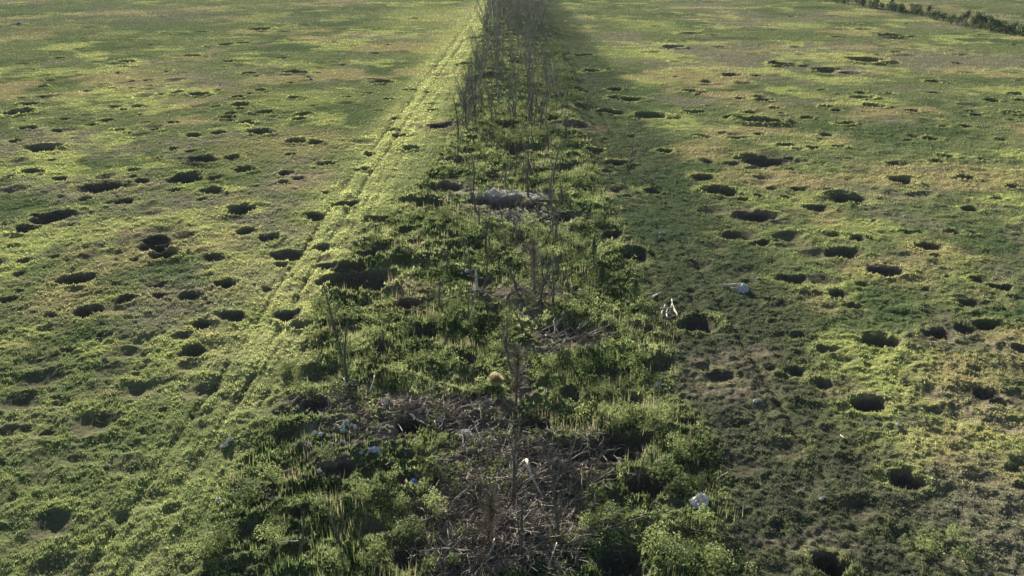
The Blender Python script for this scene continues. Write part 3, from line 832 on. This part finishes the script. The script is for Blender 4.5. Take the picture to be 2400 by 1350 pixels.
# shrubs of the belt
print('shrubs')
def put(root, a, b, s_, label, cat, group=None, rz=None, sink=0.0):
    x, y = P(a, b)
    root.location = (x, y, H(x, y) - sink); root.rotation_euler = (0, 0, random.uniform(0, 6.28) if rz is None else rz); root.scale = (s_, s_, s_)
    return tag(root, label, cat, group)
sp = [bush('leafy_shrub', 400, .75, 1.1, M_SHRUB, 520, .13, 6), bush('leafy_shrub', 401, .6, 1.4, M_SHRUB, 460, .12, 6), bush('leafy_shrub', 402, .9, .9, M_SHRUBD, 560, .13, 6), bush('leafy_shrub', 403, .5, .9, M_SHRUBD, 380, .11, 5)]
first = [True] * 4
SH = [(1010, 1215, 1.1, 1, 'tall leafy green shrub with bright top left of the brush heap'), (960, 1255, 1.0, 2, 'dark leafy shrub below the tall bright one left of the brush'),
      (590, 1170, 1.3, 2, 'broad dark green shrub on the upper edge of the lower left pit'), (640, 1130, 1.0, 0, 'green shrub right behind the lower left pit'),
      (1560, 1120, 1.3, 2, 'wide dark shrub at the right of the big pit'), (1590, 1080, 1.0, 0, 'leafy shrub behind the wide dark shrub right of the big pit'),
      (1600, 1150, 1.0, 3, 'small dark shrub in front of the wide one at the right'), (1530, 1000, 1.1, 0, 'bright shrub on the far right rim of the big pit'),
      (1450, 1000, 1.0, 0, 'bright shrub on the far rim of the big pit right of the middle'), (1410, 985, .8, 1, 'yellow green shrub above the big pit in the middle'),
      (1440, 1220, 1.0, 2, 'leafy shrub below the big pit and above the fallen log'), (1390, 1240, .9, 0, 'bright leafy shrub left of the fallen log'),
      (1560, 1290, 1.2, 0, 'bright shrub at the lower right part of the belt'), (1640, 1240, 1.0, 1, 'upright light green shrub below the white sack'),
      (1645, 1140, .7, 1, 'slim light green plant just behind the white sack'), (1600, 1330, 1.2, 2, 'dark shrub at the lower right corner of the belt'),
      (1690, 1330, .9, 0, 'bright shrub at the bottom edge right of the dark pit'), (2180, 1300, .8, 0, 'bright shrub on the field at the lower right'),
      (2260, 1320, .9, 3, 'dark low shrub on the field in the lower right corner'), (2230, 1270, .6, 1, 'small light green plant on the lower right field'),
      (1120, 930, .7, 2, 'shrub left of the yellow tussock'), (1100, 770, .8, 0, 'shrub below the brown bank left of the middle'),
      (1020, 770, .8, 2, 'dark shrub left of the middle below the brown bank'), (1170, 820, .8, 0, 'bright shrub in the middle between bank and tussock'),
      (1280, 860, .9, 0, 'bright shrub right of the middle below the brown crater'), (1370, 860, .9, 3, 'dark shrub right of the brown crater'),
      (780, 770, .8, 3, 'dark shrub at the left edge of the belt by the burnt sapling'), (750, 720, 1.0, 2, 'wide dark shrub below the twin pits on the left'),
      (680, 880, 1.0, 2, 'dark green shrub on the left edge of the belt'), (1150, 590, .8, 0, 'bright shrub below the pale rubble'),
      (1180, 560, .8, 2, 'dark shrub at the near edge of the pale rubble'), (1280, 600, .8, 0, 'bright shrub right of the middle below the rubble'),
      (1040, 520, .9, 2, 'dark shrub at the left of the pale rubble'), (1400, 520, 1.0, 2, 'dark shrub at the right end of the rubble crater'),
      (880, 1300, .9, 0, 'bright shrub at the bottom of the belt left of the dark hollow'), (790, 1330, 1.0, 1, 'light green shrub at the bottom edge right of the trench'),
      (850, 1180, .8, 0, 'shrub in the weeds between trench and brush heap'), (770, 1090, .9, 3, 'dark shrub left of the litter'),
      (950, 1190, .8, 1, 'light green shrub behind the tall leafy one'), (1060, 1330, .6, 1, 'light green plant at the bottom edge in the brush heap'),
      (520, 1280, 1.1, 2, 'dark shrub at the bottom left beside the round hollow'), (480, 1320, 1.0, 0, 'bright shrub at the bottom left edge'),
      (640, 1290, .9, 0, 'bright shrub left of the narrow trench'), (1040, 1052, .6, 1, 'small bright yellow green plant above the dark shadow strip'),
      (985, 1065, .6, 1, 'small bright plant below the dugout hole'), (1140, 135, 1.6, 2, 'dark evergreen bush inside the far thicket'),
  (1120, 152, 1.8, 2, 'dark evergreen bush at the left edge of the far thicket'),
      (1296, 118, 2.8, 2, 'dark bush on the right edge of the far thicket, farthest of the row'), (1300, 134, 2.6, 2, 'dark bush on the right edge of the far thicket, second from the far end'),
      (1308, 158, 3.0, 3, 'dark bush on the right edge of the far thicket, third from the far end'), (1316, 176, 2.6, 2, 'dark bush on the right edge of the far thicket, fourth from the far end'),
      (1322, 196, 2.8, 2, 'dark bush on the right edge of the far thicket, third from the near end'), (1332, 216, 2.6, 3, 'dark bush on the right edge of the far thicket, second from the near end'),
      (1346, 238, 2.6, 2, 'dark bush on the right edge of the far thicket, nearest of the row')]
for a, b, s_, i, lab in SH:
    r = sp[i] if first[i] else copy_tree(sp[i]); first[i] = False
    put(r, a, b, s_ * .85, lab, 'shrub', 'leafy shrubs of the belt')

def conical(seed, h, r):
    random.seed(seed)
    root = empty('conical_bush', (0, 0, 0)); m = MB()
    for k in range(900):
        f = random.random() ** .8; a = random.uniform(0, 6.28); rr = r * (1 - f) ** .8 * random.uniform(.55, 1.1) * (1 + .2 * math.sin(5 * a + 9 * f))
        m.leaf((math.cos(a) * rr, math.sin(a) * rr, h * f + .05), (math.cos(a), math.sin(a), .5), .14, .4)
    m.build('crown', M_CONIF, root)
    t = MB(); t.tube([(0, 0, -.2), (0, 0, h * .95)], [.05, .01], 5); t.build('trunk', M_BARK, root)
    return root
put(conical(1, 2.1, .55), 1390, 625, 1, 'dark pointed conical bush on the right side of the belt, farthest of three', 'bush', 'dark conical bushes')
put(conical(2, 1.6, .6), 1410, 665, 1, 'dark conical bush just in front of the farthest one', 'bush', 'dark conical bushes')
put(conical(3, 1.9, .8), 1487, 712, 1, 'broad dark conical bush nearest the heap of split logs', 'bush', 'dark conical bushes')

def tussock(seed, r, h, n, mat, name='dry_tussock'):
    random.seed(seed); m = MB()
    for k in range(n):
        a = random.uniform(0, 6.28); u = math.sqrt(random.random())
        b0 = Vector((math.cos(a) * u * r * .4, math.sin(a) * u * r * .4, 0)); tip = Vector((math.cos(a) * u * r * 1.1, math.sin(a) * u * r * 1.1, h * (1.05 - .55 * u * u) * random.uniform(.85, 1.1)))
        s_ = Vector((-math.sin(a), math.cos(a), 0)) * .018
        b = len(m.v); mid = b0.lerp(tip, .6) + Vector((0, 0, h * .18))
        m.v += [b0 - s_, b0 + s_, mid + s_, mid - s_, tip]; m.f += [(b, b + 1, b + 2, b + 3), (b + 3, b + 2, b + 4)]
    return m.build(name, mat)
put(tussock(3, .5, .75, 900, M_DRY), 1161, 925, 1, 'round yellow dry grass tussock in the middle of the belt', 'tussock')

# ================================================================== DEAD WOOD
print('wood')
random.seed(91)
def log(name, a, b, a2, b2, r, mat, label, lift=.08, group=None, lift2=None, cat='log', n=6, bend=.05, knots=2):
    x, y = P(a, b); x2, y2 = P(a2, b2)
    z1 = H(x, y) + lift; z2 = H(x2, y2) + (lift if lift2 is None else lift2)
    m = MB(); pts = []
    d = Vector((x2 - x, y2 - y, z2 - z1)); L = d.length
    side = d.cross(Vector((0, 0, 1))).normalized()
    ph = random.uniform(0, 6)
    for i in range(n + 1):
        f = i / n
        pts.append(Vector((0, 0, 0)) + d * f + side * math.sin(f * 3.1 + ph) * bend * L + Vector((0, 0, math.sin(f * 4 + ph) * bend * L * .4)))
    m.tube(pts, [r * (1 - .55 * i / n) * random.uniform(.85, 1.1) for i in range(n + 1)], 7, True)
    for k in range(knots):
        i = random.randint(1, n - 1); dd = (d.normalized() + side * random.choice([-1, 1]) * random.uniform(.6, 1.4) + Vector((0, 0, random.uniform(0, .8)))).normalized()
        m.tube(wander(pts[i], dd, L * random.uniform(.12, .3), 3, .15), [r * .45, r * .35, r * .22, r * .08], 5)
    o = m.build(name, mat, None, True); o.location = (x, y, z1)
    return tag(o, label, cat, group)
log('fallen_log', 1236, 1108, 1272, 1172, .10, M_DEAD, 'thick pale splintered trunk leaning down from the middle of the brush', .9, lift2=.25)
log('fallen_branch', 1232, 1112, 1190, 1140, .05, M_DEAD, 'pale forked branch to the left of the splintered trunk', .8, lift2=.3, cat='branch', knots=4)
log('fallen_branch', 1228, 1100, 1165, 1150, .035, M_DEAD, 'long pale branch reaching left from the top of the splintered trunk', .7, lift2=.2, cat='branch', knots=3)
log('fallen_log', 1378, 1272, 1507, 1217, .08, M_BARK, 'dark fallen log lying diagonally in weeds below the big pit', .25)
log('fallen_log', 1213, 1280, 1240, 1352, .12, M_BARK, 'thick dark log running down through the brush heap', .25)
log('fallen_branch', 1075, 1330, 1050, 1265, .04, M_DEAD, 'pale branch sticking up at the left of the brush heap', .3, lift2=.6, cat='branch')
log('fallen_branch', 1290, 1350, 1300, 1295, .05, M_DEAD, 'pale upright branch at the right of the brush heap', .2, lift2=.5, cat='branch')
log('fallen_branch', 1145, 1320, 1158, 1290, .07, M_DEAD, 'short pale stub in the middle of the brush heap', .2, lift2=.5, cat='branch')
log('fallen_branch', 1172, 1252, 1215, 1222, .055, M_DEAD, 'pale bent branch above the brush heap', .3, cat='branch', bend=.12)
log('fallen_branch', 985, 1240, 1040, 1222, .035, M_BARKG, 'grey branch lying in weeds left of the brush heap', .3, cat='branch')
log('fallen_branch', 1600, 1240, 1725, 1275, .05, M_BARK, 'dark branch lying below the white sack', .2, cat='branch', knots=4)
log('fallen_branch', 1375, 1035, 1350, 1060, .04, M_DEAD, 'pale branch at the far rim of the big brown pit', .3, lift2=.1, cat='branch')
log('fallen_branch', 868, 935, 878, 912, .045, M_DEAD, 'pale forked branch near the left edge of the belt', .1, lift2=.5, cat='branch', knots=3)
log('fallen_branch', 1680, 1138, 1697, 1112, .03, M_DEAD, 'curved pale stick on the right verge above the sack', .06, cat='branch', bend=.2, knots=1)
log('fallen_branch', 2255, 1318, 2270, 1338, .03, M_DEAD, 'pale stick on the field in the lower right corner', .06, cat='branch', knots=1)
log('fallen_branch', 1968, 1022, 1978, 1036, .025, M_DEAD, 'thin pale stick on the field right of the dark clod', .06, cat='branch', knots=0)
log('fallen_log', 1529, 700, 1548, 690, .09, M_DEAD, 'single pale log lying left behind the heap of split logs', .12, knots=0)
log('pit_log', 965, 983, 1000, 1004, .09, M_DEAD, 'curved pale log on the upper right rim of the dugout hole', .15, bend=.1)
log('pit_log', 985, 1006, 996, 1022, .06, M_DEAD, 'pale root curving round the right side of the dugout hole', .12, bend=.15)
log('fallen_branch', 1020, 1002, 1022, 1015, .04, M_DEAD, 'short pale stake right of the dugout hole', .1, lift2=.3, cat='branch', knots=0)
log('fallen_branch', 1090, 985, 1115, 968, .045, M_DEAD, 'pale branch on the bare soil right of the dugout', .15, cat='branch')
log('fallen_branch', 1205, 505, 1245, 512, .06, M_DEAD, 'pale branch lying in the rubble crater', .2, cat='branch')
LG = [(1552, 742, 1556, 720, .55), (1562, 752, 1566, 728, .6), (1560, 738, 1580, 742, .45), (1570, 735, 1572, 718, .8), (1586, 748, 1577, 712, 1.1), (1550, 730, 1582, 724, .5), (1564, 746, 1590, 738, .3), (1578, 726, 1588, 740, .5)]
for k, (a, b, a2, b2, l2) in enumerate(LG):
    log('split_log', a, b, a2, b2, .06, M_DEAD, 'pale split log of the small heap beside the crater right of the belt', .12 + .07 * (k % 3), 'split logs heaped by the crater', lift2=l2 * .35, knots=0, bend=.04)

def stump(a, b, label, s_=1.0, seed=0, mat=None, trunk=.5):
    random.seed(seed)
    root = empty('root_stump', (0, 0, 0)); mt = mat or M_DEAD
    t = MB(); t.tube(wander((0, 0, -.1), (random.gauss(0, .3), random.gauss(0, .3), 1), trunk, 4, .08), [.14, .12, .10, .09, .05], 8); t.build('trunk', mt, root, True)
    for k in range(7):
        an = k * .9 + random.uniform(-.3, .3); m = MB()
        branchy(m, (math.cos(an) * .08, math.sin(an) * .08, .12), (math.cos(an), math.sin(an), random.uniform(-.1, .7)), random.uniform(.5, 1.1), .05, 1, 4, .2, -.03, (1, 3), 5)
        m.build('root', mt, root, True)
    return put(root, a, b, s_, label, 'stump')
stump(1052, 1295, 'pale uprooted stump with forked roots at the left of the brush heap', 1.1, 4)
stump(812, 918, 'pale rooted stump at the left edge of the belt', 1.0, 5)
stump(1118, 690, 'pale forked stump on the brown bank left of the middle', 1.1, 6, trunk=1.6)
stump(1310, 1335, 'dead forked stump at the right of the brush heap', .8, 7)
stump(1290, 1200, 'grey stump with spreading dead branches beside the bare tree right of the brush', .9, 8, M_BARKG, 1.0)

# ================================================================== LITTER
def crumple(name, a, b, sx, sy, sz, mat, label, cat, seed, group=None, lift=0.0, rz=None, parent=None):
    r_ = np.random.default_rng(seed)
    n = 15
    u = np.linspace(-1, 1, n)
    U, V = np.meshgrid(u, u)
    out = 1 - np.clip(np.hypot(U, V), 0, 1.2) ** 2 * .8
    x = U * sx * .5 * (1 + .15 * r_.normal(size=U.shape)); y = V * sy * .5 * (1 + .15 * r_.normal(size=U.shape))
    fold = np.abs(np.sin(U * 5 + V * 3 + seed)) * .5 + np.abs(np.sin(V * 6 - U * 2 + seed)) * .35 + r_.uniform(0, .35, U.shape)
    z = sz * np.clip(out, .02, 1) * (.35 + .65 * fold)
    top = np.stack([x, y, z], -1).reshape(-1, 3); bot = np.stack([x * .96, y * .96, z * 0 - .05], -1).reshape(-1, 3)
    vs = np.concatenate([top, bot]); fs = []
    for i in range(n - 1):
        for j in range(n - 1):
            q = i * n + j
            fs.append((q, q + 1, q + n + 1, q + n)); k = n * n
            fs.append((k + q, k + q + n, k + q + n + 1, k + q + 1))
    k = n * n
    ring = [j for j in range(n)] + [i * n + n - 1 for i in range(1, n)] + [(n - 1) * n + j for j in range(n - 2, -1, -1)] + [i * n for i in range(n - 2, 0, -1)]
    for i in range(len(ring)):
        p, q = ring[i], ring[(i + 1) % len(ring)]
        fs.append((q, p, p + k, q + k))
    o = py_mesh(name, vs.tolist(), fs, mat, parent)
    if parent is None:
        xx_, yy_ = P(a, b)
        o.location = (xx_, yy_, H(xx_, yy_) + .03 + lift); o.rotation_euler = (0, 0, r_.uniform(0, 6.28) if rz is None else rz)
        tag(o, label, cat, group)
    return o
crumple('white_sack', 1641, 1190, .85, .75, .55, M_WHITE, 'crumpled white plastic sack among weeds on the right edge of the belt', 'sack', 1, lift=.1, rz=.3)
r0 = empty('torn_tarp', (0, 0, 0))
crumple('sheet', 0, 0, .8, 1.0, .6, M_GREYC, None, None, 2, parent=r0).location = (.35, -.1, 0)
pl = MB(); pl.tube([(-.9, .35, .15), (.2, .2, .42)], [.10, .07], 6); pl.tube([(-.55, -.15, .12), (.3, -.1, .3)], [.06, .05], 6); pl.build('pole', M_DEAD, r0)
crumple('bundle', 0, 0, .35, .3, .3, M_RUB, None, None, 5, parent=r0).location = (-.95, .45, .05)
put(r0, 1730, 676, 1, 'torn grey tarp with wooden poles lying on the right verge', 'tarp', rz=-.15, sink=-.05)
LIT = [('rag', 1133, 942, .55, .4, .25, M_WHITE, 'white rag below the yellow tussock'), ('rag', 1150, 946, .5, .4, .2, M_GREYC, 'pale grey rag just right of the white one below the tussock'),
       ('plastic_scrap', 528, 1050, .22, .3, .2, M_WHITE, 'white scrap in grass on the left field, lower of two'), ('plastic_scrap', 540, 1041, .22, .25, .2, M_WHITE, 'white scrap in grass on the left field, upper of two'),
       ('plastic_scrap', 513, 1180, .25, .2, .12, M_WHITE, 'dull white scrap left of the lower left pit'), ('plastic_scrap', 640, 1168, .25, .2, .15, M_GREYC, 'pale scrap lying in the lower left pit'),
       ('plastic_scrap', 1542, 897, .4, .35, .25, M_GREYC, 'bluish grey scrap on the right edge of the belt'), ('plastic_scrap', 1548, 890, .15, .15, .2, M_WHITE, 'small white bit on top of the bluish scrap'),
       ('plastic_scrap', 808, 1022, .3, .25, .15, M_TURQ, 'turquoise plastic in the litter left of the dugout'), ('plastic_scrap', 812, 1010, .4, .25, .2, M_GREYC, 'pale lilac scrap above the turquoise plastic'),
       ('plastic_scrap', 834, 1017, .25, .2, .18, M_WHITE, 'small white scrap right of the turquoise plastic'), ('plastic_sheet', 878, 1072, .6, .45, .2, M_BLUE, 'pale blue sheet crumpled in weeds below the dugout'),
       ('plastic_scrap', 969, 1125, .35, .4, .25, M_BLUED, 'blue plastic piece in the hollow left of the brush'), ('plastic_scrap', 835, 1176, .25, .25, .15, M_BLUE, 'small bluish scrap in weeds left of the brush'),
       ('plastic_scrap', 749, 1117, .18, .18, .12, M_WHITE, 'tiny white scrap left of the weeds below the litter'), ('cloth_heap', 1090, 1020, .9, .8, .3, M_RUB, 'pale crumpled cloth heap on the soil right of the dugout'),
       ('plastic_scrap', 1323, 1194, .3, .3, .22, M_WHITE, 'white scrap right of the pale split trunk'), ('plastic_scrap', 1449, 1188, .4, .2, .12, M_WHITE, 'white scrap below the big pit'),
       ('plastic_scrap', 1770, 944, .2, .2, .14, M_RUB, 'small pale scrap on the dark right verge'), ('plastic_scrap', 1925, 1176, .12, .32, .12, M_WHITE, 'narrow white scrap on the lower right field'),
       ('plastic_scrap', 2103, 998, .2, .14, .1, M_RUB, 'pale scrap on the right field below the craters'), ('plastic_scrap', 1552, 547, .5, .3, .12, M_GREYC, 'pale flat scrap on the right verge up the belt'),
       ('plastic_scrap', 1777, 651, .2, .2, .14, M_WHITE, 'small white bit right behind the torn tarp'), ('plastic_scrap', 1665, 745, .1, .22, .18, M_WHITE, 'white sliver in the crater right of the split logs'),
       ('plastic_scrap', 1095, 642, .4, .3, .2, M_WHITE, 'white scrap in the hollow left above the brown bank'), ('plastic_scrap', 1082, 645, .25, .2, .14, M_GREYC, 'grey scrap left of the white one above the brown bank'),
       ('plastic_scrap', 728, 188, .5, .5, .4, M_WHITE, 'white speck far off on the left field'), ('plastic_scrap', 517, 202, .45, .4, .35, M_WHITE, 'white speck left of the other on the far left field'),
       ('plastic_scrap', 44, 55, .8, .7, .8, M_WHITE, 'white object very far off at the upper left'), ('plastic_scrap', 1363, 288, .5, .4, .3, M_WHITE, 'white bit on the brown bank right of the thicket'),
       ('plastic_scrap', 252, 1097, .18, .15, .1, M_WHITE, 'small white bit in the grass at the lower left'), ('plastic_scrap', 148, 909, .2, .16, .1, M_WHITE, 'small white bit in the grass at the left by the long dark hollow'),
       ('plastic_scrap', 245, 843, .28, .2, .14, M_WHITE, 'dull white bit left of the twin craters on the left'), ('brick', 1196, 1336, .3, .25, .22, M_PINK, 'pink brick fragment in the brush heap at the bottom'),
       ('plastic_scrap', 905, 968, .3, .4, .3, M_WHITE, 'white scrap on the bank above the dugout hole'), ('plastic_scrap', 739, 1030, .25, .35, .22, M_RUB, 'pale scrap at the left end of the litter'),
       ('earth_clod', 1848, 1012, .5, .4, .45, M_CLOD, 'dark earth clod beside a small hole on the right field'), ('plastic_scrap', 1885, 1065, .25, .2, .16, M_DRY, 'yellowish tuft like scrap on the right field')]
for k, (nm, a, b, sx, sy, sz, mt, lab) in enumerate(LIT):
    crumple(nm, a, b, sx, sy, sz, mt, lab, nm.replace('_', ' '), 20 + k, lift=.04)

random.seed(61)
bits = [crumple('litter_scrap', 800, 1000, .16, .12, .08, m_, 'x', 'litter', 300 + i) for i, m_ in enumerate([M_RUB, M_WHITE, M_GREYC, M_BLUE])]
for k in range(46):
    r = bits[k] if k < 4 else bits[k % 4].copy()
    if k >= 4: C.objects.link(r)
    if k < 26: a_, b_ = 830 + random.gauss(0, 60), 1035 + random.gauss(0, 32)
    else: a_, b_ = 1100 + random.gauss(0, 90), 1040 + random.gauss(0, 60)
    x, y = P(a_, b_); r.location = (x, y, H(x, y) + .06); s_ = random.uniform(.6, 1.6); r.scale = (s_, s_, s_); r.rotation_euler = (random.gauss(0, .3), random.gauss(0, .3), random.uniform(0, 6.28))
    tag(r, 'tiny pale litter scrap strewn over the soil around the dugout hole', 'litter', 'litter scraps around the dugout')

# pale rubble chunks in the crater of the belt
random.seed(17)
def chunk(seed):
    random.seed(seed); m = []; fs = []
    n, rr = 5, 3
    for i in range(rr + 1):
        for j in range(n):
            th = math.pi * i / rr; ph = 2 * math.pi * j / n; q = random.uniform(.75, 1.15)
            m.append((math.sin(th) * math.cos(ph) * q, math.sin(th) * math.sin(ph) * .8 * q, math.cos(th) * .6 * q))
    for i in range(rr):
        for j in range(n):
            fs.append((i * n + j, i * n + (j + 1) % n, (i + 1) * n + (j + 1) % n, (i + 1) * n + j))
    return py_mesh('rubble_chunk', m, fs, M_RUB)
ch = [chunk(s_) for s_ in range(4)]
first = [True] * 4
random.seed(18)
for k in range(240):
    if k < 140: a, b = 1185 + random.gauss(0, 55), 512 + random.gauss(0, 14)
    elif k < 190: a, b = 1185 + random.gauss(0, 36), 459 + random.gauss(0, 4)
    elif k < 220: a, b = 1290 + random.gauss(0, 35), 500 + random.gauss(0, 12)
    else: a, b = 1060 + random.gauss(0, 25), 470 + random.gauss(0, 9)
    i = k % 4
    r = ch[i] if first[i] else ch[i].copy()
    if not first[i]: C.objects.link(r)
    first[i] = False
    s_ = random.uniform(.05, .2); x, y = P(a, b)
    r.location = (x, y, H(x, y) + s_ * .3); r.rotation_euler = (random.uniform(-.5, .5), random.uniform(-.5, .5), random.uniform(0, 6.28)); r.scale = (s_, s_, s_ * random.uniform(.5, 1.0))
    tag(r, 'pale rubble chunk lying in the rubble crater up the belt', 'rubble', 'rubble chunks of the pale crater')

# ================================================================== HAZE
USE_HAZE = True
if USE_HAZE:
    vs = [(x, y, z) for z in (-3.5, 27) for y in (-410, 2600) for x in (-6500, 6500)]
    fs = [(0, 2, 3, 1), (4, 5, 7, 6), (0, 1, 5, 4), (2, 6, 7, 3), (0, 4, 6, 2), (1, 3, 7, 5)]
    hm = bpy.data.materials.new('haze'); hm.use_nodes = True
    t = hm.node_tree; t.nodes.remove(t.nodes['Principled BSDF'])
    pv = t.nodes.new('ShaderNodeVolumePrincipled'); pv.inputs['Density'].default_value = 0.00003; pv.inputs['Color'].default_value = (.85, .9, 1, 1); pv.inputs['Anisotropy'].default_value = 0.0
    t.links.new(pv.outputs[0], t.nodes['Material Output'].inputs['Volume'])
    o = py_mesh('haze', vs, fs, hm); tag(o, kind='stuff')
print('done')
